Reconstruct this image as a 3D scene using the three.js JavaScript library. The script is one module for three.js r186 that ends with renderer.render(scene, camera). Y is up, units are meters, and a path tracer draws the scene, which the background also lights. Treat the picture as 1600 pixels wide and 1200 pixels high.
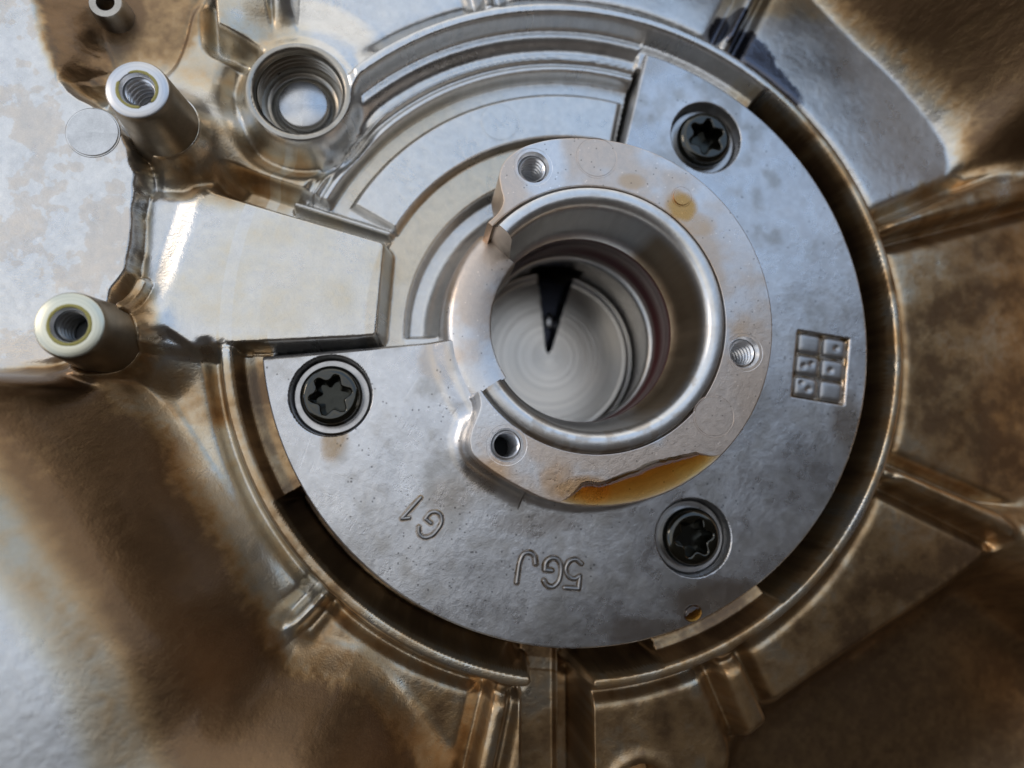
import * as THREE from 'three';

const sm = (a, b, x) => { let t = (x - a) / (b - a); t = t < 0 ? 0 : t > 1 ? 1 : t; return t * t * (3 - 2 * t); };
function hash(i, j) { let h = (i * 374761393 + j * 668265263) | 0; h = Math.imul(h ^ (h >>> 13), 1274126177); h ^= h >>> 16; return (h >>> 0) / 4294967296; }
function noise(x, y) {
  const i = Math.floor(x), j = Math.floor(y); let u = x - i, v = y - j; u = u * u * (3 - 2 * u); v = v * v * (3 - 2 * v);
  const a = hash(i, j), b = hash(i + 1, j), c = hash(i, j + 1), d = hash(i + 1, j + 1);
  return a + (b - a) * u + (c - a) * v + (a - b - c + d) * u * v;
}
function fbm(x, y, n = 4) { let s = 0, a = 0.5, t = 0; for (let k = 0; k < n; k++) { s += a * noise(x, y); t += a; x = x * 2.03 + 17.3; y = y * 2.03 + 5.7; a *= 0.5; } return s / t; }

// ---------------------------------------------------------------- scale, camera, sky, sun, exposure
const U = 0.0001375;                       // shapes are drawn in units of 0.1375 mm; the bearing bore is the y axis, the cover plate's face y = 0
const scene = new THREE.Scene();
const camera = new THREE.PerspectiveCamera(2 * Math.atan(600 / 1108) * 180 / Math.PI, 4 / 3, 0.004, 60);
{
  const down = new THREE.Vector3((655 - 800) / 1108, -(727 - 600) / 1108, -1).normalize();   // the case axis, seen from the tilted camera
  const up = down.clone().negate();
  const xa = new THREE.Vector3(1, 0, 0).addScaledVector(up, -up.x).normalize();
  const za = new THREE.Vector3().crossVectors(xa, up);
  const m = new THREE.Matrix4().makeBasis(new THREE.Vector3(xa.x, up.x, za.x), new THREE.Vector3(xa.y, up.y, za.y), new THREE.Vector3(xa.z, up.z, za.z));
  camera.quaternion.setFromRotationMatrix(m);
  camera.position.set(-257 * U, 1108 * U, 219 * U);
}
camera.focus = 1045 * U;
camera.userData.fStop = 7;

const SKY_W = 256, SKY_H = 128, skyData = new Float32Array(SKY_W * SKY_H * 4);
for (let j = 0; j < SKY_H; j++) for (let i = 0; i < SKY_W; i++) {                     // broken white cloud over pale blue
  const el = ((j + 0.5) / SKY_H - 0.5) * Math.PI, az = (i + 0.5) / SKY_W * 2 * Math.PI, e = Math.max(0, Math.sin(el)), k = Math.pow(e, 0.55), o = (j * SKY_W + i) * 4;
  const q = 1.5 / (e + 0.22) * Math.cos(el), u = Math.cos(az) * q + 31.3, v = Math.sin(az) * q + 4.2, c = sm(0.39, 0.63, fbm(u, v, 5)) * (0.72 + 0.28 * sm(0, 0.3, e));
  const blue = [0.94 - 0.46 * k, 1.0 - 0.30 * k, 1.08 - 0.02 * k], white = [1.20, 1.17, 1.12];
  for (let n = 0; n < 3; n++) skyData[o + n] = blue[n] + (white[n] - blue[n]) * c; skyData[o + 3] = 1;
}
const sky = new THREE.DataTexture(skyData, SKY_W, SKY_H, THREE.RGBAFormat, THREE.FloatType);
sky.mapping = THREE.EquirectangularReflectionMapping; sky.magFilter = sky.minFilter = THREE.LinearFilter; sky.needsUpdate = true;
scene.background = sky; scene.environment = sky;
scene.backgroundIntensity = 1.0; scene.environmentIntensity = 1.0;

const sun = new THREE.DirectionalLight(0xffe9cc, 0.5);
sun.position.set(-0.84, 0.47, -0.27); sun.castShadow = true; sun.shadow.radius = 34;
sun.shadow.mapSize.set(2048, 2048);
Object.assign(sun.shadow.camera, { left: -0.3, right: 0.3, top: 0.3, bottom: -0.3, near: 0.1, far: 3 });
scene.add(sun); scene.add(sun.target);

const renderer = new THREE.WebGLRenderer({ antialias: true });
renderer.toneMapping = THREE.LinearToneMapping;
renderer.toneMappingExposure = 1.15;
renderer.shadowMap.enabled = true;

const ADDED_BLOCKER = { turn: 0.48, front: 0.20 };   // unseen shelter added to block the sky; its edge runs just beyond the case, towards the lower right

// ---------------------------------------------------------------- small maths
const mix = (a, b, t) => a + (b - a) * t;
const clamp = (x, a, b) => x < a ? a : x > b ? b : x;
const gauss = (d, w) => Math.exp(-d * d / (w * w));
const DEG = Math.PI / 180;
let seed = 7; const rnd = () => { seed = (Math.imul(seed, 1664525) + 1013904223) >>> 0; return seed / 4294967296; };
function sdPoly(px, pz, v) {                // signed distance to a polygon, negative inside
  let d = 1e12, s = 1; const n = v.length;
  for (let i = 0, j = n - 1; i < n; j = i, i++) {
    const ex = v[j][0] - v[i][0], ez = v[j][1] - v[i][1], wx = px - v[i][0], wz = pz - v[i][1];
    const t = clamp((wx * ex + wz * ez) / (ex * ex + ez * ez), 0, 1), bx = wx - ex * t, bz = wz - ez * t;
    const q = bx * bx + bz * bz; if (q < d) d = q;
    const c0 = pz >= v[i][1], c1 = pz < v[j][1], c2 = ex * wz > ez * wx;
    if ((c0 && c1 && c2) || (!c0 && !c1 && !c2)) s = -s;
  }
  return s * Math.sqrt(d);
}
function sdSeg(px, pz, ax, az, bx, bz) { const ex = bx - ax, ez = bz - az, t = clamp(((px - ax) * ex + (pz - az) * ez) / (ex * ex + ez * ez), 0, 1); return Math.hypot(px - ax - ex * t, pz - az - ez * t); }
const angOf = (x, z) => Math.atan2(z, x) / DEG;
function arcOut(a, lo, hi) {                // degrees by which an angle lies outside [lo, hi]; hi may pass 180
  let m = (lo + hi) / 2, d = ((a - m) % 360 + 540) % 360 - 180; return Math.abs(d) - (hi - lo) / 2;
}

// ---------------------------------------------------------------- textures
function dataTex(w, h, fn, srgb, repeat) {
  const d = new Uint8Array(w * h * 4);
  for (let j = 0; j < h; j++) for (let i = 0; i < w; i++) {
    const c = fn(i, j), o = (j * w + i) * 4;
    d[o] = clamp(c[0] * 255, 0, 255); d[o + 1] = clamp(c[1] * 255, 0, 255); d[o + 2] = clamp(c[2] * 255, 0, 255); d[o + 3] = 255;
  }
  const t = new THREE.DataTexture(d, w, h); t.magFilter = THREE.LinearFilter; t.minFilter = THREE.LinearFilter;
  if (srgb) t.colorSpace = THREE.SRGBColorSpace; if (repeat) t.wrapS = t.wrapT = THREE.RepeatWrapping;
  t.needsUpdate = true; return t;
}
const enc = (v) => v <= 0.0031308 ? v * 12.92 : 1.055 * Math.pow(v, 1 / 2.4) - 0.055;
// a sheet of colour, roughness and relief over a rectangle of the case, [x0, z0] to [x1, z1]
function sheet(x0, z0, x1, z1, w, h, fn) {
  const col = new Uint8Array(w * h * 4), rgh = new Uint8Array(w * h * 4), bmp = new Uint8Array(w * h * 4), c = [0, 0, 0, 0, 0];
  for (let j = 0; j < h; j++) for (let i = 0; i < w; i++) {
    fn(x0 + (x1 - x0) * (i + 0.5) / w, z0 + (z1 - z0) * (j + 0.5) / h, c);
    const o = (j * w + i) * 4;
    for (let k = 0; k < 3; k++) { col[o + k] = clamp(enc(c[k]) * 255, 0, 255); rgh[o + k] = clamp(c[3] * 255, 0, 255); bmp[o + k] = clamp(c[4] * 255, 0, 255); }
    col[o + 3] = rgh[o + 3] = bmp[o + 3] = 255;
  }
  return [col, rgh, bmp].map((d, k) => { const t = new THREE.DataTexture(d, w, h); t.magFilter = t.minFilter = THREE.LinearFilter; if (k === 0) t.colorSpace = THREE.SRGBColorSpace; t.needsUpdate = true; return t; });
}

// ---------------------------------------------------------------- builders
function geo(pos, idx, uv, nor) {
  const g = new THREE.BufferGeometry();
  g.setAttribute('position', new THREE.BufferAttribute(pos instanceof Float32Array ? pos : new Float32Array(pos), 3));
  if (uv) g.setAttribute('uv', new THREE.BufferAttribute(uv instanceof Float32Array ? uv : new Float32Array(uv), 2));
  g.setIndex(new THREE.BufferAttribute(idx instanceof Uint32Array ? idx : new Uint32Array(idx), 1));
  if (nor) g.setAttribute('normal', new THREE.BufferAttribute(nor instanceof Float32Array ? nor : new Float32Array(nor), 3)); else g.computeVertexNormals();
  return g;
}
const names = {};
const numbered = (n) => { names[n] = (names[n] ?? -1) + 1; return names[n] ? n + '_' + String(names[n]).padStart(3, '0') : n; };
function part(name, g, m, parent, label) {                                 // geometry in drawing units becomes a named mesh in metres
  if (!g.userData.metric) { g.scale(U, U, U); g.userData.metric = true; }
  const o = new THREE.Mesh(g, m); o.name = numbered(name); o.castShadow = o.receiveShadow = true;
  if (label) o.userData.label = label; parent.add(o); return o;
}
function thing(name, label, category, x = 0, y = 0, z = 0, group) {
  const o = new THREE.Group(); o.name = numbered(name); o.position.set(x * U, y * U, z * U);
  o.userData = { label, category }; if (group) o.userData.group = group; scene.add(o); return o;
}
// a profile [r, y] turned about the y axis from angle a0 to a1 (degrees); corners sharper than 38 degrees stay crisp
function turn(prof, a0 = 0, a1 = 360, seg = 160, wobble, radial) {
  const n = prof.length, pos = [], nor = [], uv = [], idx = [], sn = [];
  for (let i = 0; i + 1 < n; i++) { const dr = prof[i + 1][0] - prof[i][0], dy = prof[i + 1][1] - prof[i][1], l = Math.hypot(dr, dy) || 1; sn.push([dy / l, -dr / l]); }
  let arc = 0;
  for (let i = 0; i + 1 < n; i++) {
    const l = Math.hypot(prof[i + 1][0] - prof[i][0], prof[i + 1][1] - prof[i][1]), base = pos.length / 3, flat = Math.abs(prof[i + 1][0] - prof[i][0]) > Math.abs(prof[i + 1][1] - prof[i][1]);
    const ends = [i, i + 1].map((k) => {
      const o = k === i ? sn[i - 1] : sn[i + 1], s = sn[i];
      if (o && o[0] * s[0] + o[1] * s[1] > 0.79) { const x = o[0] + s[0], y = o[1] + s[1], q = Math.hypot(x, y); return [x / q, y / q]; }
      return s;
    });
    for (let k = 0; k <= seg; k++) {
      const a = (a0 + (a1 - a0) * k / seg) * DEG, c = Math.cos(a), s = Math.sin(a);
      for (let e = 0; e < 2; e++) {
        const p = prof[i + e], w = wobble ? wobble(p[0] * c, p[0] * s, p[1]) : 0;
        pos.push((p[0] + w) * c, p[1], (p[0] + w) * s); nor.push(ends[e][0] * c, ends[e][1], ends[e][0] * s); if (radial) uv.push(a, p[0] / 256); else if (flat) uv.push(p[0] * c / 256, p[0] * s / 256); else uv.push(p[0] * a / 256, (arc + e * l) / 256);
      }
      if (k < seg) { const b = base + k * 2; idx.push(b, b + 1, b + 2, b + 1, b + 3, b + 2); }
    }
    arc += l;
  }
  return geo(pos, idx, uv, nor);
}

function capAt(pts, a) {                    // the flat end of a part turned only part of the way: a polygon of [r, y] at angle a
  const sh = new THREE.Shape(pts.map((p) => new THREE.Vector2(p[0], p[1]))), g = new THREE.ShapeGeometry(sh), p = g.attributes.position, c = Math.cos(a * DEG), s = Math.sin(a * DEG);
  const q = new Float32Array(p.count * 3), u = new Float32Array(p.count * 2);
  for (let i = 0; i < p.count; i++) { const r = p.getX(i), y = p.getY(i); q[3 * i] = r * c; q[3 * i + 1] = y; q[3 * i + 2] = r * s; u[2 * i] = r / 256; u[2 * i + 1] = y / 256; }
  return geo(q, Array.from(g.index.array), u);
}
function merge(list) {                      // joins the surfaces of ONE part
  const pos = [], nor = [], uv = [], idx = []; let b = 0;
  for (const g of list) {
    const P = g.attributes.position.array, N = g.attributes.normal.array, T = g.attributes.uv ? g.attributes.uv.array : new Float32Array(P.length / 3 * 2), I = g.index ? g.index.array : Array.from({ length: P.length / 3 }, (_, i) => i);
    for (const v of P) pos.push(v); for (const v of N) nor.push(v); for (const v of T) uv.push(v); for (const v of I) idx.push(v + b); b += P.length / 3;
  }
  return geo(pos, idx, uv, nor);
}
function slab(shape, y0, y1, bevel, seg = 24, bseg = 2) {                  // an outline in (x, -z) raised from y0 to y1 with a bevelled top edge
  const g = new THREE.ExtrudeGeometry(shape, { depth: y1 - y0 - bevel, bevelEnabled: bevel > 0, bevelThickness: bevel, bevelSize: bevel, bevelOffset: -bevel, bevelSegments: bseg, curveSegments: seg });
  g.rotateX(-Math.PI / 2); g.translate(0, y0, 0);
  const p = g.attributes.position, u = new Float32Array(p.count * 2);
  for (let i = 0; i < p.count; i++) { u[2 * i] = p.getX(i) / 256; u[2 * i + 1] = p.getZ(i) / 256; }
  g.setAttribute('uv', new THREE.BufferAttribute(u, 2)); return g;
}
const move = (g, x, y, z) => { g.translate(x, y, z); return g; };
function disc(r, y, bulge = 0, seg = 48) { const pr = []; for (let i = 0; i <= 8; i++) { const t = 1 - i / 8; pr.push([Math.max(r * t, 0.001), y + bulge * (1 - t * t)]); } return turn(pr, 0, 360, seg); }

// ---------------------------------------------------------------- shape of the transmission case
const BOLTS = [[-393, 113], [223, -340], [180, 334]];
const HOLES = [[-93, -228], [231.5, 48], [-133, 190]];
const POSTS = [[-648, -293, 42.5], [-713, 37, 44.5]], POST_TOP = 130;
const PLUG = [-457, -376];
const WEB = [[-480, -660], [-200, -760], [150, -760], [380, -700], [441, -633], [531, -546], [621, -459], [692, -362], [696, -292], [880, -262], [915, -120], [905, 150], [830, 262], [700, 285], [735, 330], [725, 372], [591, 459], [424, 548], [309, 618], [258, 655], [228, 730], [10, 790], [-165, 770], [-207, 675], [-266, 589], [-344, 516], [-440, 484], [-446, 472], [-474, 408], [-522, 322], [-596, 212], [-655, 120], [-690, 70], [-700, -62], [-690, -205], [-690, -300], [-640, -480]];
const ROUND = (pts, n) => new THREE.CatmullRomCurve3(pts.map((p) => new THREE.Vector3(p[0], 0, p[1])), true, 'centripetal').getPoints(n).map((v) => [v.x, v.z]);
const UPPER = [[-1500, -1100], [-830, -560], [-779, -366], [-749, -300], [-700, -272], [-660, -225], [-640, -180], [-638, -103], [-645, -41], [-660, -10], [-672, 25], [-700, 70], [-740, 88], [-800, 96], [-1500, 110]].map(([x, z]) => [-257 + (x + 257) * 1.107, 219 + (z - 219) * 1.107]);
const WEB_R = ROUND(WEB, 90);
const PAD = [[-578, -186], [-325, -120], [-334, 12], [-590, 31], [-628, 6]];
const BRACKET = [[-600, -620], [-584, -470], [-497, -440], [-522, -620]];
const RIBS = [[-62.5, 560, 800, 8, 10, 10, 10], [-19.5, 560, 1100, 7, 46, 10, 14], [23.5, 560, 1000, 9, 22, 8, 22], [66, 556, 720, 17, 20, 14, 6], [133.8, 560, 632, 6, 8, -2, -6], [-105, 560, 760, 9, 10, 12, 14], [103, 575, 760, 12, 14, 18, 20]];
const inner = (r, a) => {                   // the ring-shaped steps inside the rim
  if (arcOut(a, 174.5, 283) < 0) {
    let h = -56, id = 'pocket_floor';
    const out = sm(-154.5, -153, a > 0 ? a - 360 : a);
    h += 26 * sm(452, 462, r) * (1 - 0.25 * sm(468, 474, r) + 0.25 * sm(476, 484, r)) * out; if (r > 455 && r <= 487 && out > 0.5) id = 'seal_ridge';
    h -= 6 * (sm(484, 486, r) - sm(488, 491, r)); h -= 7 * sm(486, 492, r) * out; h += 14 * sm(498, 520, r); if (r > 488) id = 'rim_ledge';
    const ap = Math.max(arcOut(a, 209, 281.5) * DEG * r, r - 425, 343 - r);
    if (ap < 12) { h += 16 * sm(5, -5, ap); if (ap < 3) id = 'arc_panel'; }
    if (arcOut(a, 177, 245) < 0.2 && r < 286) {
      const e = Math.max(arcOut(a, 177.4, 244) * DEG * r, r - 285), t = clamp((258 - r) / 40, 0, 1);
      const floor = mix(-88, -34, t * t) ; h = mix(h, Math.min(h, floor), sm(0, -9, e)); if (e < -1) id = 'kidney_recess';
    }
    return [h, id];
  }
  let led = Math.min(arcOut(a, -78, -52.3), arcOut(a, 53.5, 77), arcOut(a, 149.5, 176));
  const lh = arcOut(a, 53.5, 77) < 1 ? -40 : -26;
  const deep = mix(-150, -165, sm(70, 84, Math.abs(a))); let h = mix(deep, lh + 5 * sm(512, 530, r), sm(0.35, -0.5, led)); if (r < 485) h = mix(h, -165, sm(485, 470, r));
  return [h, led < 0.1 ? 'rim_ledge' : 'plate_seat'];
};
let ID = '', SOFT = 0;
function caseH(x, z) {
  const r = Math.hypot(x, z), a = angOf(x, z);
  let id = 'web_panel', h;
  // webs and the bell wall beyond them
  const d = sdPoly(x, z, WEB_R);
  h = -30 + 3.5 * (fbm(x / 90, z / 90, 2) - 0.5);
  if (d > -40) {
    const e = Math.max(d, 0);
    const rise = (q, s, R) => s * (Math.sqrt(q * q + R * R) - R);
    const wR = sm(-92, -84, a) * sm(31, 25, a), wD = sm(25, 31, a) * sm(96, 90, a), wL = (sm(96, 104, a) + (a < -170 ? 1 : 0)) * (a < 0 ? sm(-165, -172, a) : 1);
    const up = rise(e, 1.7, 62), hR = Math.min(up, 950 + 0.1 * e);
    const hD = -150 * sm(-14, 66, d) + rise(Math.max(e - 300, 0), 0.5, 160);
    const e2 = Math.max(d + 26, 0), la = 1.75 * (Math.sqrt(e2 * e2 + 900) - 30), lb = 205 + 0.34 * (e2 - 150), lk = clamp(0.5 + (la - lb) / 150, 0, 1), hL = mix(la, lb, lk) - 75 * lk * (1 - lk) + 105 * sm(8, 130, d) * sm(158, 172, a) * sm(-730, -690, -Math.abs(x)) * 0 + 22 * sm(-730, -830, x) * sm(300, 160, z) * sm(0, 40, d);
    h += wR * hR + wD * hD + wL * hL + (1 - wR - wD - wL) * -10 * sm(0, 60, e);
    if (e > 4) id = 'side_wall';
  } 
  // the valley and high face at the upper left
  let DU = 99;
  if (x < -480 && z < 240) {
    h = mix(h, -24, sm(-560, -640, x) * sm(-320, -230, z) * sm(120, 60, z));
    const ov = z > -100 ? 9 : Math.hypot((x + 705) / 62, (z + 520) / 128); h = mix(h, -135, sm(1.2, 0.3, ov)); if (ov < 0.95) id = 'cast_recess';
    const du = sdPoly(x, z, UPPER) + 16 * (fbm(x / 48 + 2, z / 48, 2) - 0.5) * sm(90, 40, z), wv = sm(-330, -420, z), w = mix(mix(13, 34, sm(10, 70, z)), 92, wv) + 10 * (fbm(x / 40, z / 40, 2) - 0.5);
    const up = sm(w, -6, du + 6 * (fbm(x / 26 + 5, z / 26, 3) - 0.5)); h = mix(h, 25 + 2 * (fbm(x / 60, z / 60, 2) - 0.5), up);
    DU = du; if (du < 2) id = 'upper_face'; else if (du < w) id = 'side_wall';
    const lug = sdSeg(x, z, -671, -50, -683, -6); h = Math.max(h, mix(-40, 16, sm(20, 6, lug))); if (lug < 12) id = 'cast_lug';
  }
  SOFT = sm(6, 40, d) * sm(-20, 20, x < -480 && z < 140 ? sdPoly(x, z, UPPER) - 75 : 99);
  // ribs between the webs
  for (let k = 0; k < RIBS.length; k++) {
    const [ra, r0, r1, w0, w1, h0, h1] = RIBS[k], c = Math.cos(ra * DEG), s = Math.sin(ra * DEG), t = x * c + z * s;
    if (t < r0 - 20 || t > r1 + 30) continue;
    const f = clamp((t - r0) / (r1 - r0), 0, 1), w = mix(w0, w1, f), q = Math.abs(-x * s + z * c); if (q > w + 60) continue;
    const end = sm(r1 + 20, r1 - 8, t);
    h -= (k === 1 || k === 2 || k === 3 ? 24 : 13) * gauss(q - w - 13, 14) * end; const p = sm(w + 11, w - 3, q) * end;
    h += (mix(h0, h1, f) + 30) * p * 0.8; if (p > 0.35) id = 'rib#' + k;
  }
  // bracket pad and plug boss at the top
  if (z < -230 && x < -330) {
    const db = sdPoly(x, z, BRACKET) - 4; h -= 34 * sm(34, 8, db) * sm(-60, 0, db) * sm(-380, -420, z); h = mix(h, 16, sm(12, -9, db)); if (db < 5) id = 'bracket_pad';
    const cy = sdSeg(x, z, -497, -640, -478, -438); if (cy < 24) { h = mix(h, Math.max(h, -30 + 62 * Math.sqrt(Math.max(0, 1 - cy * cy / 440))), sm(24, 15, cy)); if (cy < 16) id = 'bracket_rib'; }
    h = mix(h, 4, 0);
  }
  // pad, grooves round it
  if (x < -270 && x > -700 && z > -260 && z < 70) {
    const g = sdSeg(x, z, -620, -246, -300, -150); h = mix(h, -84, sm(34, 8, g) * 0.9 * sm(4, 26, DU)); h = Math.max(h, mix(h, -3, sm(-720, -660, x) * sm(-540, -580, x) * sm(-215, -180, z) * sm(62, 40, z)));
  }
  // everything inside the rim
  const rimSoft = Math.max(arcOut(a, -136, 88.3), -1e9), rimB = arcOut(a, 99.8, 174.7), rs = Math.max(0, Math.min(rimSoft, rimB)) * DEG * r;
  if (r < 575) {
    const hasRim = rs < 14;
    const lim = hasRim ? 549 : (arcOut(a, 174, 225) < 0 ? 500 : 530);
    if (r < lim + 8) {
      const [hi, idi] = inner(Math.min(r, 546), a), below = (z + 198) - (x + 457) * (43 / 147);   // > 0 below the seam beside the pad
      let k = sm(lim + 6, lim - 6, r); if (arcOut(a, 174.5, 208.5) < 0) k *= Math.max(sm(8, -8, below), sm(356, 340, r));
      h = mix(h, hi, k); if (k > 0.5) id = idi;
    }
    // lip along the pocket's lower edge
    const lp = sdSeg(x, z, -462, -203, -312, -160), q = sm(10, 2, lp); if (q > 0) { h = mix(h, Math.max(h, -40), q); if (q > 0.5) id = 'pocket_lip'; }
  }
  if (x < -270 && x > -700 && z > -260 && z < 70) {
    const dp = sdPoly(x, z, PAD) - 10, w = mix(13, 46, sm(4, -20, x + 578 + (z + 186) * 0.26));
    h = mix(h, 12, sm(w, -3, dp)); if (dp < w * 0.5) id = 'raised_pad';
  }
  // channel draining out at the bottom
  if (z > 480 && x > -110 && x < 40) {
    const dep = sm(-96, -86, x) * sm(20, 9, x) * sm(470, 500, z), fl = mix(-105, -190, sm(-26, -20, x)) + 18 * gauss(x + 25, 4) ; h = mix(h, fl, dep); if (dep > 0.5) id = 'drain_channel';
  }
  // rim
  if (r > 500 && r < 610 && rs < 60) {
    const q = Math.hypot(r - 549, rs), fl = sm(30, 0, rs);
    h -= 17 * gauss(r - 577, 12) * fl * (r > 549 ? 1 : 0);
    const p = sm(r > 549 ? 24 : 20, 6, q); h = mix(h, 13 - q * q * 0.02, p); if (p > 0.25) id = 'rim';
  }
  // plug boss
  {
    const q = Math.hypot(x - PLUG[0], z - PLUG[1]);
    if (q < 190) { const ur = ((x - PLUG[0]) * 0.6 - (z - PLUG[1]) * 0.8) / (q + 1); if (r > 560) h = mix(h, -7, sm(185, 100, q) * sm(-0.3, 0.5, ur)); h -= 26 * gauss(q - 112, 16) * sm(-0.6, 0.5, (z - PLUG[1] - (x - PLUG[0]) * 0.5) / 112); const p = sm(100, 78, q); h = mix(h, -1, p); if (p > 0.3) id = 'plug_boss'; if (q < 73) h = mix(h, -140, sm(73, 70, q)); }
  }
  // fillets at the feet of the posts
  for (const [px, pz, pr] of POSTS) { const q = Math.hypot(x - px, z - pz); if (q < 190 && h < 70) { h = mix(h, Math.max(h, -18), sm(128, 72, q)); h += 46 * Math.exp(-Math.max(0, q - pr - 10) / 17) * (1 - sm(20, 70, h)) * sm(2, 30, DU); } }
  // round blind hole at the lower edge of the bottom web
  { const q = Math.hypot(x - 97, z - 732); if (q < 80) { h += 4 * gauss(q - 56, 12); h = mix(h, -130, sm(48, 38, q)); } }
  ID = id; return h;
}

const spline = (pts, n) => new THREE.CatmullRomCurve3(pts.map((p) => new THREE.Vector3(p[0], 0, p[1])), false, 'centripetal').getPoints(n).map((v) => [v.x, v.z]);
// ---------------------------------------------------------------- colours of the metal: bare aluminium, brown oil varnish, stains
const ALU = [0.63, 0.618, 0.595], AMBER = [0.45, 0.288, 0.138], BROWN = [0.135, 0.078, 0.040], DARK = [0.085, 0.062, 0.036], CREAM = [0.58, 0.51, 0.37];
const STAINS = [                             // [x, z, rx, rz, strength] of the patches where oil has baked on
  [790, 60, 270, 300, 0.88], [620, 540, 330, 270, 0.9], [130, 690, 260, 150, 0.8], [-290, 640, 210, 170, 0.72],
  [-800, -470, 110, 120, 1.25], [-700, -520, 90, 120, 0.9], [-600, 115, 120, 62, 0.62], [-560, -240, 110, 80, 0.62], [-600, 170, 90, 90, 0.42], [-700, 60, 60, 120, 0.8], [-560, -440, 120, 100, 0.45], [470, 480, 150, 150, 0.6], [430, -640, 160, 60, 0.45],
  [-690, -130, 22, 190, 0.7], [-560, -255, 160, 46, 0.55], [-460, -80, 200, 120, 0.26], [-500, 330, 130, 260, 0.36],
];
function castColour(x, z, c) {
  const n1 = fbm(x / 150 + 9, z / 150 + 4, 5), n2 = fbm(x / 46 + 40, z / 46, 4), n3 = fbm(x / 9, z / 9, 3), g = hash(Math.floor(x * 1.3), Math.floor(z * 1.3));
  let s = 0.06; for (const [sx, sz, rx, rz, k] of STAINS) { const q = (x - sx) * (x - sx) / (rx * rx) + (z - sz) * (z - sz) / (rz * rz); if (q < 1.6) s = Math.max(s, k * sm(1.5, 0.35, q + (n1 - 0.5) * 1.1)); }
  { const az = angOf(x, z); s = Math.max(s, 0.66 * sm(-29, -18, az + 14 * (n2 - 0.5)) * sm(140, 128, az) * sm(556, 562, Math.hypot(x, z))); }
  { const az = angOf(x, z), rr = Math.hypot(x, z); if (rr > 488 && rr < 562) s = Math.max(s, 0.9 * sm(-60, -50, az + 10 * (n2 - 0.5)) * sm(182, 170, az)); }  // varnish in the groove beside the plate, browned further to stand for its shade
  const dW = sdPoly(x, z, WEB_R), aw = angOf(x, z), dU = x < -560 && z < 130 ? sdPoly(x, z, UPPER) : 99;
  if (dW > -20) { const ll = aw > 104 && aw < 176 ? 1 : 0, e = dW + 26 * (n1 - 0.5) + 10 * (n2 - 0.5) + 10 * (n3 - 0.5); s = Math.max(s, (ll ? 1.22 * sm(-20, 54, e) * (1 - 0.5 * sm(115, 160, e) - 0.48 * sm(172, 226, e)) : (aw > -88 ? 1.15 : 0.3) * sm(-14, 70, e) * (aw > 25 ? 0.85 : 1))); if (ll && e > 215) s = Math.min(s, 0.05); }  // bell walls: varnish, deepened to paint in the darkness they mirror
  s = mix(0.07, s, sm(-10, 18, dU + 16 * (n2 - 0.5)));
  const r = Math.hypot(x, z);
  if (Math.abs(r - 549) < 9) s *= 0.45 + 0.4 * n2;                                // the rim's crest is worn to the bare metal in places
  const calm = dW > -10 ? 0.4 : 1, v = clamp(s + calm * ((n2 - 0.5) * 0.66 * (0.3 + s) + (n1 - 0.5) * 0.5 * s) + (n3 - 0.5) * 0.26 * (0.3 + s), 0, 1.3), streak = fbm(x / 22, z / 22 + 50, 3);
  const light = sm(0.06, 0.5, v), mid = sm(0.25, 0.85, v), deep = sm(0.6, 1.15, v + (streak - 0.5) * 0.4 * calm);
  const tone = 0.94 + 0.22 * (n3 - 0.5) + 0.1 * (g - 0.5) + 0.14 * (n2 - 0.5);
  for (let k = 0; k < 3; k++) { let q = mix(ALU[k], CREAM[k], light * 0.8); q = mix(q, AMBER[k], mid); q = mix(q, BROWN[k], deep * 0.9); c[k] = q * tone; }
  c[3] = clamp(0.31 + 0.05 * mid + 0.16 * (n2 - 0.5) + 0.06 * (n3 - 0.5), 0.2, 0.7);
  c[4] = 0.5 + 0.30 * (n3 - 0.5) + 0.18 * (g - 0.5) + 0.14 * (n2 - 0.5);
  // upper left face: tan patches with dark outlines
  if (x < -560 && z < 110) { const p = 0.68 * fbm(x / 55 + 3, z / 55 + 8, 4) + 0.32 * fbm(x / 13 + 3, z / 13 + 8, 3), b = sm(0.5, 0.56, p) * 0.62 + 0.55 * gauss(p - 0.505, 0.022); if (dU < 6) for (let k = 0; k < 3; k++) c[k] *= mix(1, [0.86, 0.72, 0.58][k], b * (0.6 + 0.4 * n3)); }
  // brown varnish lying in the pocket floor and the corners of the pad
  const a = angOf(x, z);
  if (r < 500 && arcOut(a, 174, 283) < 0) { const w = sm(0.42, 0.56, n1 + 0.12 * n2) ; const flo = Math.max(sm(424, 430, r) * sm(456, 452, r) * sm(9, -16, arcOut(a, 205, 252) + 20 * (n2 - 0.5)), sm(282, 286, r) * sm(346, 340, r)) * 0.65 + 0.1; for (let k = 0; k < 3; k++) c[k] = mix(c[k], [0.55, 0.45, 0.31][k] * tone, flo * (0.55 + 0.45 * w)); }
  // wet blue-black sludge beside the upper right rib, with a ragged outline
  { const l = Math.min(sdSeg(x, z, 286, -560, 338, -505) - 34, sdSeg(x, z, 330, -505, 392, -458) - 19, Math.hypot(x - 400, z + 446) - 21) + 26 * (n2 - 0.5) + 12 * (n3 - 0.5), q = sm(5, -3, l); if (q > 0) { for (let k = 0; k < 3; k++) c[k] = mix(c[k], [0.05, 0.052, 0.075][k], q * 0.92); c[3] = mix(c[3], 0.16, q); } }
}
const G5 = [[[0.95, 1], [0.12, 1]], [[0.12, 1], [0.08, 0.55]], [[0.08, 0.55], [0.4, 0.66], [0.75, 0.6], [0.96, 0.36], [0.78, 0.06], [0.4, -0.02], [0.05, 0.12]]];
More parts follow.
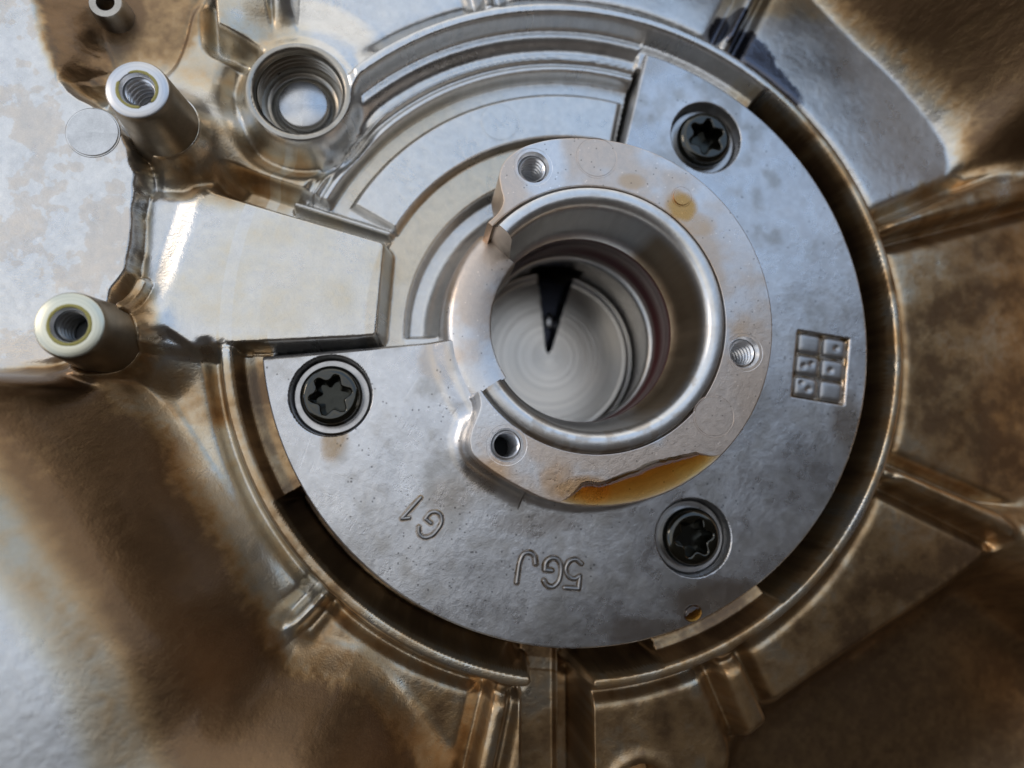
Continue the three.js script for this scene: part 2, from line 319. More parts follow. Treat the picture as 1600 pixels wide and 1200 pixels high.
const GG = [[[0.97, 0.82], [0.75, 0.98], [0.4, 1], [0.1, 0.8], [0.02, 0.5], [0.1, 0.18], [0.4, 0], [0.75, 0.02], [0.97, 0.18], [0.98, 0.42]], [[0.98, 0.44], [0.58, 0.44]]];
const GJ = [[[0.92, 1.02], [0.9, 0.3], [0.75, 0.06], [0.45, 0], [0.18, 0.1], [0.06, 0.32]]];
const G1 = [[[0.55, 0], [0.55, 1]], [[0.55, 1], [0.25, 0.8]]];
const LETTERS = [[G5, -17, 387, 185, 43], [GG, -49, 384, 187, 43], [GJ, -90, 376, 189, 46], [GG, -238, 310, 218, 42], [G1, -267, 285, 222, 42]];
function strokePath(st, x, z, turnDeg, size) { const c = Math.cos(turnDeg * DEG), s = Math.sin(turnDeg * DEG); return st.map(([u, v]) => { const a = (u - 0.5) * size * 0.62, b = (v - 0.5) * size; return [x + a * c + b * s, z + a * s - b * c]; }); }
const letterPaths = LETTERS.map(([st, x, z, t, size]) => ({ x, z, lines: st.map((q) => { const p = strokePath(q, x, z, t, size); return p.length > 2 ? spline(p, 28) : p; }) }));
const plateStains = [[-385, 185, 22, 34, 0.9], [-210, 265, 46, 40, 0.4], [205, 432, 80, 36, 0.6], [120, 474, 100, 20, 0.4], [455, 150, 34, 60, 0.55], [-230, 60, 30, 40, 0.45], [-160, 235, 40, 36, 0.5], [-80, 310, 60, 20, 0.25], [120, -470, 40, 30, 0.3]];
function plateColour(x, z, c) {
  const n1 = fbm(x / 120 + 2, z / 120 + 31, 5), n2 = fbm(x / 34 + 70, z / 34 + 3, 4), n3 = fbm(x / 7, z / 7, 3), g = hash(Math.floor(x * 1.5), Math.floor(z * 1.5));
  let s = 0; for (const [sx, sz, rx, rz, k] of plateStains) { const q = (x - sx) ** 2 / (rx * rx) + (z - sz) ** 2 / (rz * rz); if (q < 1.7) s = Math.max(s, k * sm(1.3, 0.2, q + (n2 - 0.5) * 1.6)); }
  for (const L of letterPaths) { if (Math.abs(x - L.x) > 36 || Math.abs(z - L.z) > 36) continue; let d = 99; for (const l of L.lines) for (let q = 1; q < l.length; q++) d = Math.min(d, sdSeg(x, z, l[q - 1][0], l[q - 1][1], l[q][0], l[q][1])); s = Math.max(s, 0.85 * sm(6.2, 3.6, d + 3.4 * (n2 - 0.5)) * (0.5 + n3)); }
  { const gx = (x - 412.5) * 0.99 + (z - 55.5) * 0.143, gz = -(x - 412.5) * 0.143 + (z - 55.5) * 0.99, gd = Math.max(Math.abs(gx) - 46, Math.abs(gz) - 56); s = Math.max(s, 0.9 * sm(3.2, -0.5, gd + 3 * (n2 - 0.5)) * (0.55 + 0.9 * n3)); }
  const cloud = sm(0.34, 0.68, n1), scuff = fbm(x / 60 + z / 14, z / 60 - x / 14, 3);
  const tone = mix(0.84, 1.0, cloud) * (0.96 + 0.16 * (n3 - 0.5) + 0.07 * (g - 0.5)) * (1 - 0.10 * sm(0.52, 0.8, n2));
  for (let k = 0; k < 3; k++) { let q = [0.62, 0.615, 0.615][k] * tone; q = mix(q, [0.40, 0.36, 0.30][k] * tone, sm(0.45, 0.8, n2) * 0.4); q = mix(q, [0.26, 0.17, 0.08][k], s * (0.7 + 0.3 * n3)); c[k] = q; }
  let scr = 0; for (const [ca, sa, f] of [[0.94, 0.34, 3], [0.3, -0.95, 11], [0.7, 0.71, 29], [-0.5, 0.86, 41]]) { const p = noise((x * ca + z * sa) / 55 + f, (z * ca - x * sa) / 1.1 + f * 7); scr += sm(0.86, 0.97, p) * sm(0.42, 0.62, noise(x / 80 + f, z / 80)); }
  for (let k = 0; k < 3; k++) c[k] *= 1 + 0.08 * Math.min(scr, 1.5);
  if (hash(Math.floor(x / 2.5) + 900, Math.floor(z / 2.5)) > 0.9985 - 0.010 * sm(0.52, 0.66, n1)) for (let k = 0; k < 3; k++) c[k] *= 0.45;
  c[3] = clamp(0.31 + 0.16 * (n1 - 0.5) + 0.14 * (n2 - 0.5) + 0.1 * (scuff - 0.5) - 0.12 * s - 0.03 * scr, 0.2, 0.65);
  c[4] = 0.5 + 0.28 * (n3 - 0.5) + 0.14 * (g - 0.5) + 0.12 * (n2 - 0.5) - 0.05 * scr;
}
const flangeStains = [[200, -110, 50, 90, 0.16], [235, 40, 34, 120, 0.14], [139, -178, 26, 26, 1], [165, -150, 34, 22, 0.5], [60, -215, 24, 14, 0.5], [-20, 255, 60, 22, 0.8], [-60, 240, 26, 40, 0.5], [228, 20, 20, 30, 0.4], [-150, 230, 30, 26, 0.5], [-150, -165, 20, 40, 0.35]];
function flangeColour(x, z, c) {
  const n1 = fbm(x / 80 + 12, z / 80 + 1, 4), n2 = fbm(x / 26 + 7, z / 26 + 63, 4), n3 = fbm(x / 6, z / 6, 3), g = hash(Math.floor(x * 1.6), Math.floor(z * 1.6)), a = angOf(x, z);
  let s = 0; for (const [sx, sz, rx, rz, k] of flangeStains) { const q = (x - sx) ** 2 / (rx * rx) + (z - sz) ** 2 / (rz * rz); if (q < 1.7) s = Math.max(s, k * sm(1.3, 0.15, q + (n2 - 0.5) * 1.3)); }
  const tan = sm(0.26, 0.56, n1 + 0.25 * (n2 - 0.5)), tone = 0.97 + 0.16 * (n3 - 0.5) + 0.1 * (g - 0.5);
  for (let k = 0; k < 3; k++) { let q = mix([0.64, 0.63, 0.625][k], [0.60, 0.495, 0.41][k], tan) * tone; q = mix(q, [0.50, 0.27, 0.09][k], s); c[k] = q; }
  const pit = hash(Math.floor(x / 2) + 77, Math.floor(z / 2)); if (pit > 0.994) for (let k = 0; k < 3; k++) c[k] *= pit > 0.997 ? 1.3 : 0.5;
  c[3] = clamp(0.36 + 0.14 * (n1 - 0.5) + 0.12 * (n3 - 0.5) - 0.1 * s, 0.18, 0.6);
  c[4] = 0.5 + 0.3 * (n3 - 0.5) + 0.2 * (g - 0.5);
}
function ringColour(x, z, c) {
  const n1 = fbm(x / 60 + 5, z / 60 + 9, 4), n2 = fbm(x / 18 + 7, z / 18 + 63, 4), n3 = fbm(x / 5, z / 5, 3), r = Math.hypot(x, z), a = angOf(x, z);
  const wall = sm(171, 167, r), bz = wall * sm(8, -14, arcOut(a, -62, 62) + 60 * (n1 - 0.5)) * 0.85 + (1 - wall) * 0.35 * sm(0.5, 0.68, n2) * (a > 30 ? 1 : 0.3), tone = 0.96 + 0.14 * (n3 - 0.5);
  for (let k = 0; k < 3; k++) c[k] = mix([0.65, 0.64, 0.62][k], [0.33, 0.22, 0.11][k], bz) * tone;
  c[3] = clamp(0.34 + 0.16 * (n2 - 0.5), 0.2, 0.6); c[4] = 0.5 + 0.3 * (n3 - 0.5);
}
const metal = (maps, bump, extra) => new THREE.MeshPhysicalMaterial({ color: 0xffffff, map: maps[0], roughnessMap: maps[1], bumpMap: maps[2], roughness: 1, metalness: 0.92, bumpScale: bump, ...extra });
const CX0 = -960, CX1 = 960, CZ0 = -760, CZ1 = 800;
const M = {};
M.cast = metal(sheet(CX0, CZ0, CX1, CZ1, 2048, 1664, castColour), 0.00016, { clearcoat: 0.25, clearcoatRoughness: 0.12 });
M.plate = metal(sheet(-520, -520, 520, 520, 1400, 1400, plateColour), 0.0001);
M.flange = metal(sheet(-300, -300, 300, 300, 900, 900, flangeColour), 0.00008);
const wear = dataTex(256, 256, (i, j) => { const n = 0.5 * fbm(i / 16, j / 16, 4) + 0.5 * fbm((i - 256) / 16, j / 16, 4), t = 0.90 + 0.22 * (n - 0.5) + 0.06 * (hash(i, j) - 0.5); return [t, t, t]; }, true, true);
const wearRough = dataTex(256, 256, (i, j) => { const t = 0.36 + 0.2 * (fbm(i / 20, j / 20, 4) - 0.5); return [t, t, t]; }, false, true);
const grind = dataTex(8, 256, (i, j) => { const t = 0.5 + 0.5 * (hash(3, j) - 0.5) + 0.4 * (noise(0.5, j / 9) - 0.5); return [t, t, t]; }, false, true);
const std = (r, g, b, rough, metalness = 1, extra = {}) => { const m = new THREE.MeshPhysicalMaterial({ roughness: rough, metalness, ...extra }); m.color.setRGB(r, g, b); return m; };
M.steel = std(0.62, 0.62, 0.62, 0.8, 1, { map: wear, roughnessMap: wearRough });
M.turned = std(0.68, 0.67, 0.65, 0.42, 1, { map: wear, bumpMap: grind, bumpScale: 0.00002 });
M.bore = std(0.50, 0.46, 0.40, 1.0, 1, { map: wear, roughnessMap: wearRough });
const rings = dataTex(8, 512, (i, j) => { const t = 0.9 + 0.08 * (noise(0.5, j / 22) - 0.5) + 0.12 * (noise(9.5, j / 2.5) - 0.5); return [t, t, t]; }, true, true);
M.disc = std(0.72, 0.675, 0.61, 0.30, 1, { map: rings, bumpMap: grind, bumpScale: 0.00003, anisotropy: 0.7 });
M.post = std(0.37, 0.30, 0.215, 1.15, 0.95, { map: wear, roughnessMap: wearRough });
M.stained = std(0.50, 0.455, 0.385, 0.95, 1, { map: wear, roughnessMap: wearRough });
M.thread = std(0.86, 0.86, 0.87, 0.28, 0.72, {});
M.hole = std(0.03, 0.03, 0.032, 0.5, 0.3, {});
M.groove = std(0.07, 0.075, 0.10, 0.4, 0.85, {});
M.rubber = std(0.065, 0.020, 0.020, 0.36, 0, {});
M.black = std(0.024, 0.023, 0.014, 0.24, 0.85, { map: wear, clearcoat: 1, clearcoatRoughness: 0.05 });
M.washer = std(0.58, 0.56, 0.54, 0.9, 1, { map: wear, roughnessMap: wearRough });
M.yellow = std(0.42, 0.36, 0.08, 0.5, 0, { map: wear });
M.letter = std(0.40, 0.39, 0.38, 0.42, 0.92, { map: wear });
M.cell = std(0.50, 0.49, 0.48, 0.40, 0.92, { map: wear });
M.faceA = std(0.70, 0.70, 0.71, 0.36, 1, { map: rings, bumpMap: grind, bumpScale: 0.000008 });
M.faceB = std(0.72, 0.71, 0.58, 0.36, 1, { map: rings, bumpMap: grind, bumpScale: 0.000008 });
M.greyThread = std(0.34, 0.34, 0.33, 0.34, 0.6, {});
M.eject2 = std(0.66, 0.655, 0.64, 0.36, 0.92, { map: wear });
M.pocket = std(0.56, 0.55, 0.54, 0.85, 1, { map: wear, roughnessMap: wearRough });
M.ring = metal(sheet(-210, -210, 210, 210, 640, 640, ringColour), 0.00005);
M.flangeSteel = std(0.6, 0.59, 0.57, 0.36, 1, { map: wear }); M.flangePlain = std(0.64, 0.615, 0.595, 0.34, 1, { map: wear });
M.collar = std(0.62, 0.60, 0.57, 1.1, 0.95, { map: wear, roughnessMap: wearRough });
M.socket = std(0.05, 0.05, 0.042, 0.22, 0.9, { map: wear });
M.oil = std(1, 1, 1, 0.03, 0, { transmission: 1, thickness: 0.001, ior: 1.47, attenuationColor: new THREE.Color(0.70, 0.48, 0.19), attenuationDistance: 0.00085 });

// ---------------------------------------------------------------- the case
const caseThing = thing('transmission_case', 'oil-stained cast aluminium transmission case with round rim, ribs and two threaded posts', 'transmission case');
{
  const axis = (lo, hi, step, far) => { const v = []; for (let q = lo; q <= hi; q += step) v.push(q); let s = step, q = lo; const pre = []; while (q > -far) { s *= 1.25; q -= s; pre.unshift(q); } s = step; q = v[v.length - 1]; while (q < far) { s *= 1.25; q += s; v.push(q); } return [...pre, ...v]; };
  const X = axis(-920, 960, 2.4, 1500), Z = axis(-680, 850, 2.4, 1400), nx = X.length, nz = Z.length;
  const pos = new Float32Array(nx * nz * 3), uv = new Float32Array(nx * nz * 2), gid = new Uint16Array(nx * nz), soft = new Float32Array(nx * nz), ids = new Map();
  for (let j = 0; j < nz; j++) for (let i = 0; i < nx; i++) {
    const o = j * nx + i, x = X[i], z = Z[j], h = caseH(x, z);
    pos[3 * o] = x; pos[3 * o + 1] = h; pos[3 * o + 2] = z; uv[2 * o] = (x - CX0) / (CX1 - CX0); uv[2 * o + 1] = (z - CZ0) / (CZ1 - CZ0);
    let id = ID; if (id === 'web_panel') { const a = angOf(x, z); id += '#' + (a < -140 ? 0 : a < -105 ? 1 : a < -62.5 ? 2 : a < -19.5 ? 3 : a < 23.5 ? 4 : a < 66 ? 5 : a < 96 ? 6 : a < 134 ? 7 : a < 174 ? 8 : 0); }
    if (!ids.has(id)) ids.set(id, ids.size); gid[o] = ids.get(id); soft[o] = SOFT;
  }
  for (let pass = 0; pass < 3; pass++) {       // rounds off the folds of the outer casting walls
    const R = 11, tmp = new Float32Array(nx * nz), out = new Float32Array(nx * nz);
    for (let j = 0; j < nz; j++) { let a = 0; for (let i = -R; i < nx; i++) { if (i + R < nx) a += pos[3 * (j * nx + i + R) + 1]; else a += pos[3 * (j * nx + nx - 1) + 1]; if (i - R - 1 >= 0) a -= pos[3 * (j * nx + i - R - 1) + 1]; else if (i > -R) a -= pos[3 * (j * nx) + 1]; if (i >= 0) tmp[j * nx + i] = a / (2 * R + 1); else if (i === -R) a += 2 * R * pos[3 * (j * nx) + 1]; } }
    for (let i = 0; i < nx; i++) for (let j = 0; j < nz; j++) { if (soft[j * nx + i] <= 0) continue; let a = 0; for (let q = -R; q <= R; q++) a += tmp[clamp(j + q, 0, nz - 1) * nx + i]; out[j * nx + i] = a / (2 * R + 1); }
    for (let o = 0; o < nx * nz; o++) if (soft[o] > 0) pos[3 * o + 1] = mix(pos[3 * o + 1], out[o], soft[o]);
  }
  const nor = new Float32Array(nx * nz * 3);
  for (let j = 0; j < nz; j++) for (let i = 0; i < nx; i++) {
    const i0 = Math.max(i - 1, 0), i1 = Math.min(i + 1, nx - 1), j0 = Math.max(j - 1, 0), j1 = Math.min(j + 1, nz - 1), o = j * nx + i;
    const gx = (pos[3 * (j * nx + i1) + 1] - pos[3 * (j * nx + i0) + 1]) / (X[i1] - X[i0]), gz = (pos[3 * (j1 * nx + i) + 1] - pos[3 * (j0 * nx + i) + 1]) / (Z[j1] - Z[j0]), l = Math.hypot(gx, 1, gz);
    nor[3 * o] = -gx / l; nor[3 * o + 1] = 1 / l; nor[3 * o + 2] = -gz / l;
  }
  const faces = Array.from({ length: ids.size }, () => []);
  for (let j = 0; j + 1 < nz; j++) for (let i = 0; i + 1 < nx; i++) {
    const a = j * nx + i, b = a + 1, c = a + nx, d = c + 1, x = (X[i] + X[i + 1]) / 2, z = (Z[j] + Z[j + 1]) / 2;
    if (x * x + z * z < 192 * 192) continue;
    const f = faces[gid[a]]; f.push(a, c, b, b, c, d);
  }
  const seen = new Int32Array(nx * nz);
  for (const [id, k] of ids) {
    const f = faces[k]; if (!f.length) continue;
    seen.fill(-1); const P = [], N = [], T = [], I = new Uint32Array(f.length); let n = 0;
    for (let q = 0; q < f.length; q++) { const o = f[q]; if (seen[o] < 0) { seen[o] = n++; P.push(pos[3 * o], pos[3 * o + 1], pos[3 * o + 2]); N.push(nor[3 * o], nor[3 * o + 1], nor[3 * o + 2]); T.push(uv[2 * o], uv[2 * o + 1]); } I[q] = seen[o]; }
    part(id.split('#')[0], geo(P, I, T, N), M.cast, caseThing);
  }
  // outer side of the casting, down to the bench
  const sk = []; const edge = (list) => { const P = [], T = [], I = []; list.forEach((o, i) => { P.push(pos[3 * o], pos[3 * o + 1], pos[3 * o + 2], pos[3 * o], -520, pos[3 * o + 2]); T.push(i / 20, 0, i / 20, 1); if (i) { const b = 2 * i; I.push(b - 2, b - 1, b, b, b - 1, b + 1); } }); sk.push(geo(P, I, T)); };
  const rX = Array.from({ length: nx }, (_, i) => i), rZ = Array.from({ length: nz }, (_, j) => j);
  edge(rX); edge(rX.map((i) => (nz - 1) * nx + i)); edge(rZ.map((j) => j * nx)); edge(rZ.map((j) => j * nx + nx - 1));
  part('outer_wall', merge(sk), M.bore, caseThing);
}
// threaded hole: chamfer, thread and bottom; local to the hole's mouth
function threadGeo(rOut, rCore, y0, y1, pitch, deep) {
  const seg = 72, per = 14, turns = (y0 - y1) / pitch, rows = Math.round(turns * per), P = [], T = [], I = [];
  for (let j = 0; j <= rows; j++) for (let i = 0; i <= seg; i++) {
    const th = i / seg * Math.PI * 2, y = y0 - (y0 - y1) * j / rows, ph = ((y0 - y) / pitch + i / seg) % 1, r = rCore + deep * clamp((Math.abs(1 - 2 * ph) - 0.2) / 0.6, 0, 1) * clamp((y0 - y) / pitch * 2 + 0.4, 0, 1);
    P.push(r * Math.cos(th), y, r * Math.sin(th)); T.push(i / seg * 4, j / rows * 4); if (i < seg && j < rows) { const b = j * (seg + 1) + i; I.push(b, b + seg + 1, b + 1, b + 1, b + seg + 1, b + seg + 2); }
  }
  const g = geo(P, I, T); const N = g.attributes.normal.array; return g;
}
POSTS.forEach(([px, pz, r], k) => {
  const top = POST_TOP, rh = 21.3;
  const post = part('threaded_post', move(turn([[r + 24, -90], [r + 14, -4], [r + 8, 30], [r + 4, 80], [r + 1, 118], [r, 126], [r - 1.5, 128.5]], 0, 360, 96), px, 0, pz), M.post, caseThing, k ? 'lower cast post with yellowish end face' : 'upper cast post with bright end face');
  const g1 = turn([[r - 1.5, top - 1.5], [r - 3.5, top], [rh + 4.2, top], [rh + 3.2, top - 1]], 0, 360, 96, null, true);
  part('end_face', move(g1, px, 0, pz), k ? M.faceB : M.faceA, post);
  const g2 = turn([[rh + 3.2, top - 1], [rh + 1.5, top - 5], [rh + 0.5, top - 7]], 0, 360, 72); part('chamfer', move(g2, px, 0, pz), M.thread, post);
  part('thread', move(threadGeo(rh, rh - 3, top - 7, top - 150, 10, 5.6), px, 0, pz), k ? M.greyThread : M.thread, post);
  part('hole_bottom', move(disc(rh + 2, k ? top - 62 : top - 150), px, 0, pz), k ? M.greyThread : M.hole, post);
  // ring of yellow sealer left round the hole
  const P = [], I = [], T = [], n = 90, arcs = k ? [[0, 360]] : [[-120, 45], [75, 205]]; 
  for (const [a0, a1] of arcs) { const b0 = P.length / 3; for (let i = 0; i <= n; i++) { const a = (a0 + (a1 - a0) * i / n), w = (a1 - a0 > 350 ? 1 : sm(0, 8, a - a0) * sm(0, 8, a1 - a)), f = 0.7 + 0.5 * fbm(a / 14 + k * 30, 3, 3); for (const q of [-1, 0, 1]) { const rr = rh + 4.6 + q * (k ? 2.4 : 2.2) * w * f; P.push(px + rr * Math.cos(a * DEG), top + (q === 0 ? 1.3 : q < 0 ? 0.1 : 0.1), pz + rr * Math.sin(a * DEG)); T.push(a / 60, q * 0.1); } if (i) { const b = b0 + i * 3; I.push(b - 3, b, b - 2, b, b + 1, b - 2, b - 2, b + 1, b - 1, b + 1, b + 2, b - 1); } } }
  part('sealer_ring', geo(P, I, T), M.yellow, post);
});

// screw plug sunk in its boss
{
  const [px, pz] = PLUG, at = (g) => move(g, px, 0, pz), b = part('plug_hole', at(turn([[81, -0.4], [76, 0], [72, -2], [69.5, -7], [68, -12]], 0, 360, 120)), M.stained, caseThing);
  part('thread', at(threadGeo(68, 66, -12, -46, 11, 5)), M.stained, b);
  part('inner_ring', at(turn([[70, -46], [62, -48], [57, -47], [53, -49], [50, -52], [49, -57], [47, -60]], 0, 360, 96)), M.stained, b);
  part('plug', at(turn([[47, -60], [45, -57], [43, -49], [41, -44], [38, -42], [0.01, -42.5]], 0, 360, 72)), M.steel, b);
  // moulded eject marks: flat discs with a fine edge
}
const mark = (x, z, y, r, h, m, parent, o0, w) => part('eject_mark', own(turn([[r + 3, y - 1.5], [r + 2.2, y + 0.2], [r + 1.2, y - 0.9], [r, y - 0.9], [r - 0.8, y + h], [0.01, y + h]], 0, 360, 56), x, z, o0, w), m, parent);
function own(g, x, z, o0, w) { g.translate(x, 0, z); if (w) { const p = g.attributes.position, u = g.attributes.uv; for (let i = 0; i < p.count; i++) if (o0 === 'case') u.setXY(i, (p.getX(i) - CX0) / (CX1 - CX0), (p.getZ(i) - CZ0) / (CZ1 - CZ0)); else u.setXY(i, (p.getX(i) - o0) / w, (p.getZ(i) - o0) / w); } return g; }
mark(-748, -275, 25.6, 36.5, 1.6, M.eject2, caseThing); mark(-129, -363, -40, 31, 0.6, M.cast, caseThing, 'case', 1);
// second, shorter boss deep in the recess at the top edge
part('hollow_boss', move(turn([[40, -150], [26, -4], [24, 0], [14, 0], [13, -5], [12, -60]], 0, 360, 56), -755, 0, -501), M.bore, caseThing);
// bearing pocket under the plate
{
  const V = [[-5, -15], [-1, -8], [4, -15], [52, -170], [-20, -170]], nr = 70, na = 360, P = [], T = [], I = [];
  const R = (i) => i < 60 ? 168 * Math.pow(i / 60, 0.95) : 168;
  for (let i = 0; i <= 60; i++) for (let k = 0; k <= na; k++) {
    const a = k / na * Math.PI * 2, r = Math.max(R(i), 0.01), x = r * Math.cos(a), z = r * Math.sin(a), d = sdPoly(x, z, V);
    let h = -290 + 9 * Math.pow(sm(150, 168, r), 2); h = mix(h, -345, sm(2, -5, d));
    P.push(x, h, z); T.push(a, r / 128); if (i && k) { const b = i * (na + 1) + k, c = b - na - 1; I.push(c - 1, c, b - 1, c, b, b - 1); }
  }
  const inV = (o) => sdPoly(P[3 * o], P[3 * o + 2], V) < 3, I1 = [], I2 = []; for (let q = 0; q < I.length; q += 3) { const t = [I[q], I[q + 1], I[q + 2]]; (t.every(inV) ? I2 : I1).push(...t); }
  const w = part('bearing_pocket', turn([[171, -281], [171, -255], [170, -225]], 291, 291 + 324, 200), M.pocket, caseThing);
  part('upper_wall', turn([[170, -225], [168, -140], [164, -128], [152, -124]], 0, 360, 220), M.pocket, w);
  part('lip_ring', turn([[152, -124], [149, -122], [147.5, -117], [149, -112], [154, -108], [166, -106]], 0, 360, 220), M.turned, w);
  const pe = part('pocket_end', geo(P, I1, T), M.disc, caseThing); part('oil_groove', geo(P, I2, T), M.groove, pe);
  part('oil_gallery', merge([turn([[174, -225], [236, -225]], 251, 293, 24), turn([[236, -345], [236, -225]].reverse(), 251, 293, 24)]), M.hole, w);
  part('lit_hole_standin', move(new THREE.SphereGeometry(12, 32, 20).scale(0.95, 0.5, 1.5), 11, -341, -84), M.steel, w);  // bright steel blob standing in for the lit end of a hole
}

// ---------------------------------------------------------------- seal
const seal = thing('oil_seal', 'dark maroon ring seal set inside the bore under the bright hub ring', 'oil seal', 0, -60, 0);
part('seal_body', turn([[166, 57], [150.5, 58], [150, 54], [150.5, 44], [153, 40], [153, -8], [151, -12], [151, -36], [155, -46], [166, -46]], 0, 360, 220), M.rubber, seal);

// ---------------------------------------------------------------- cover plate
const plate = thing('cover_plate', 'round grey cast cover plate with raised hub and stamped letters bolted inside the rim', 'cover plate');
const arcPts = (r, a0, a1, n) => Array.from({ length: n + 1 }, (_, i) => { const a = (a0 + (a1 - a0) * i / n) * DEG; return [r * Math.cos(a), r * Math.sin(a)]; });
const polar = (list) => list.map(([r, a]) => [r * Math.cos(a * DEG), r * Math.sin(a * DEG)]);
const FL_OUT = [...spline([...polar([[213, -139.5], [213, -133], [222, -128.5], [240, -126.3], [258, -124]]), ...polar([[272, -120], [280, -114], [281.5, -105], [280, -96], [279, -88]])], 60), ...arcPts(279, -84, 104, 120), ...spline(polar([[278, 108], [275, 115], [274, 121], [274, 127], [272, 132], [263, 135], [250, 137.2], [232, 139.4], [219, 141.5], [211, 145], [210, 147]]), 60)];
const FL_ALL = [...FL_OUT, ...arcPts(203, 147, -139.5, 120)];
const GRID = { x: 412.5, z: 55.5, c: Math.cos(8.2 * DEG), s: Math.sin(8.2 * DEG) };
function plateH(x, z) {
  let h = 1.2 * (fbm(x / 70, z / 70, 2) - 0.5);
  const r = Math.hypot(x, z), a = angOf(x, z);
  if (r < 340) {
    const d = Math.max(sdPoly(x, z, FL_ALL), 0), R = arcOut(a, 110, 180) < 0 ? 30 : 15; if (d < R) h += R - Math.sqrt(Math.max(0, R * R - (R - d) * (R - d)));
    if (arcOut(a, 139, 176) < 8 && r < 260) h = mix(h, Math.max(h, 13), sm(252, 214, r) * sm(8, 0, arcOut(a, 139, 176)));
  }
  for (const [bx, bz] of BOLTS) { const q = Math.hypot(x - bx, z - bz); if (q < 70) h = mix(h, -30, sm(62.5, 58.5, q)); }
  const gx = (x - GRID.x) * GRID.c + (z - GRID.z) * GRID.s, gz = -(x - GRID.x) * GRID.s + (z - GRID.z) * GRID.c, gd = Math.max(Math.abs(gx) - 46, Math.abs(gz) - 56);
  if (gd < 6) h = mix(h, -6.5, sm(2.5, -2.5, gd));
  return h;
}
{
  const r = [], as = []; for (let q = 204; q < 497; q += 1.9) r.push([q, 0]); r.push([497, 0], [498.6, -0.7], [499.7, -2.2], [500.2, -5], [500.2, -88]);
  const A0 = -76.2, A1 = 173.8; as.push([A0, -88], [A0, -6], [A0 + 0.15, -2], [A0 + 0.5, 0]); for (let q = A0 + 0.7; q < A1 - 0.7; q += 0.24) as.push([q, 0]); as.push([A1 - 0.9, 0], [A1 - 0.35, -2], [A1, -7], [A1, -88]);
  const P = [], T = [], I = [], na = as.length, nr = r.length;
  for (let i = 0; i < nr; i++) for (let k = 0; k < na; k++) {
    const x = r[i][0] * Math.cos(as[k][0] * DEG), z = r[i][0] * Math.sin(as[k][0] * DEG), lo = r[i][1] + as[k][1]; let h = plateH(x, z); if (lo < -50) h = -88; else h += lo;
    P.push(x, h, z); T.push((x + 520) / 1040, (z + 520) / 1040); if (i && k && !(r[i][0] < 275 && sdPoly(x, z, FL_ALL) < -9)) { const b = i * na + k, c = b - na; I.push(c - 1, c, b - 1, c, b, b - 1); }
  }
  part('plate_body', geo(P, I, T), M.plate, plate);
}
const shapeOf = (pts) => new THREE.Shape(pts.map((p) => new THREE.Vector2(p[0], -p[1])));
const sheetUv = (g, x0, w) => { const p = g.attributes.position, u = g.attributes.uv; for (let i = 0; i < p.count; i++) u.setXY(i, (p.getX(i) - x0) / w, (p.getZ(i) - x0) / w); return g; };
const flange = (() => {
  const sh = shapeOf(FL_ALL); for (const [x, z] of HOLES) { const h = new THREE.Path(); h.absarc(x, -z, 26.5, 0, Math.PI * 2, true); sh.holes.push(h); }
  return part('hub_flange', sheetUv(slab(sh, -20, 95, 2, 40, 3), -300, 600), M.flange, plate);
})();
HOLES.forEach(([x, z], k) => {
  const c = part('threaded_hole', move(turn([[29.6, 95.2], [28.4, 94.6], [27.4, 93], [25, 90], [22, 86]], 0, 360, 80), x, 0, z), M.thread, plate);
  part('thread', move(threadGeo(20, 17.4, 86, -40, 10.4, 6.2), x, 0, z), M.thread, c);
  part('hole_bottom', move(disc(22, -40), x, 0, z), M.hole, c);
});
{
  const prof = [[203, 60], [202.5, 84], [200, 86], [198.5, 89], [198, 100], [196.5, 103], [193, 104.5], [184, 104.8], [179, 103.5], [174, 99.5], [170.5, 93], [168.5, 84], [165, 46], [161, 20], [157, 8], [151, 0]];
  const ring = part('hub_ring', own(turn(prof, -137.6, 146.2, 260), 0, 0, -210, 420), M.ring, plate);
  const cap = [...prof.slice(2), [151, -80], [206, -80], [209, 40], [209, 92], [203, 92], [202, 86]];
  part('end_face', capAt(cap, -137.6), M.flangeSteel, ring); part('end_face', capAt(cap, 146.2), M.flangeSteel, ring);
  const col = [[232, -95], [229, -60], [226, -25], [222, -2], [216, 9], [208, 14.2], [199, 15.6], [152, 15.6], [149.2, 14], [148, 10], [148, -100]];
  part('collar', own(turn(col, 146.4, 222.3, 120, (x, z, y) => 0.8 * (fbm(x / 20, z / 20 + y / 20, 2) - 0.5)), 0, 0, -300, 600), M.flange, plate);
}
for (const [x, z] of [[5, -248], [179, 146]]) mark(x, z, 95.1, 30, 0.45, M.flange, plate, -300, 600);
mark(-27, 242, 95.0, 30, 0.12, M.flange, plate, -300, 600);
mark(139, -193, 95.2, 14, 2.0, M.flange, plate, -300, 600);
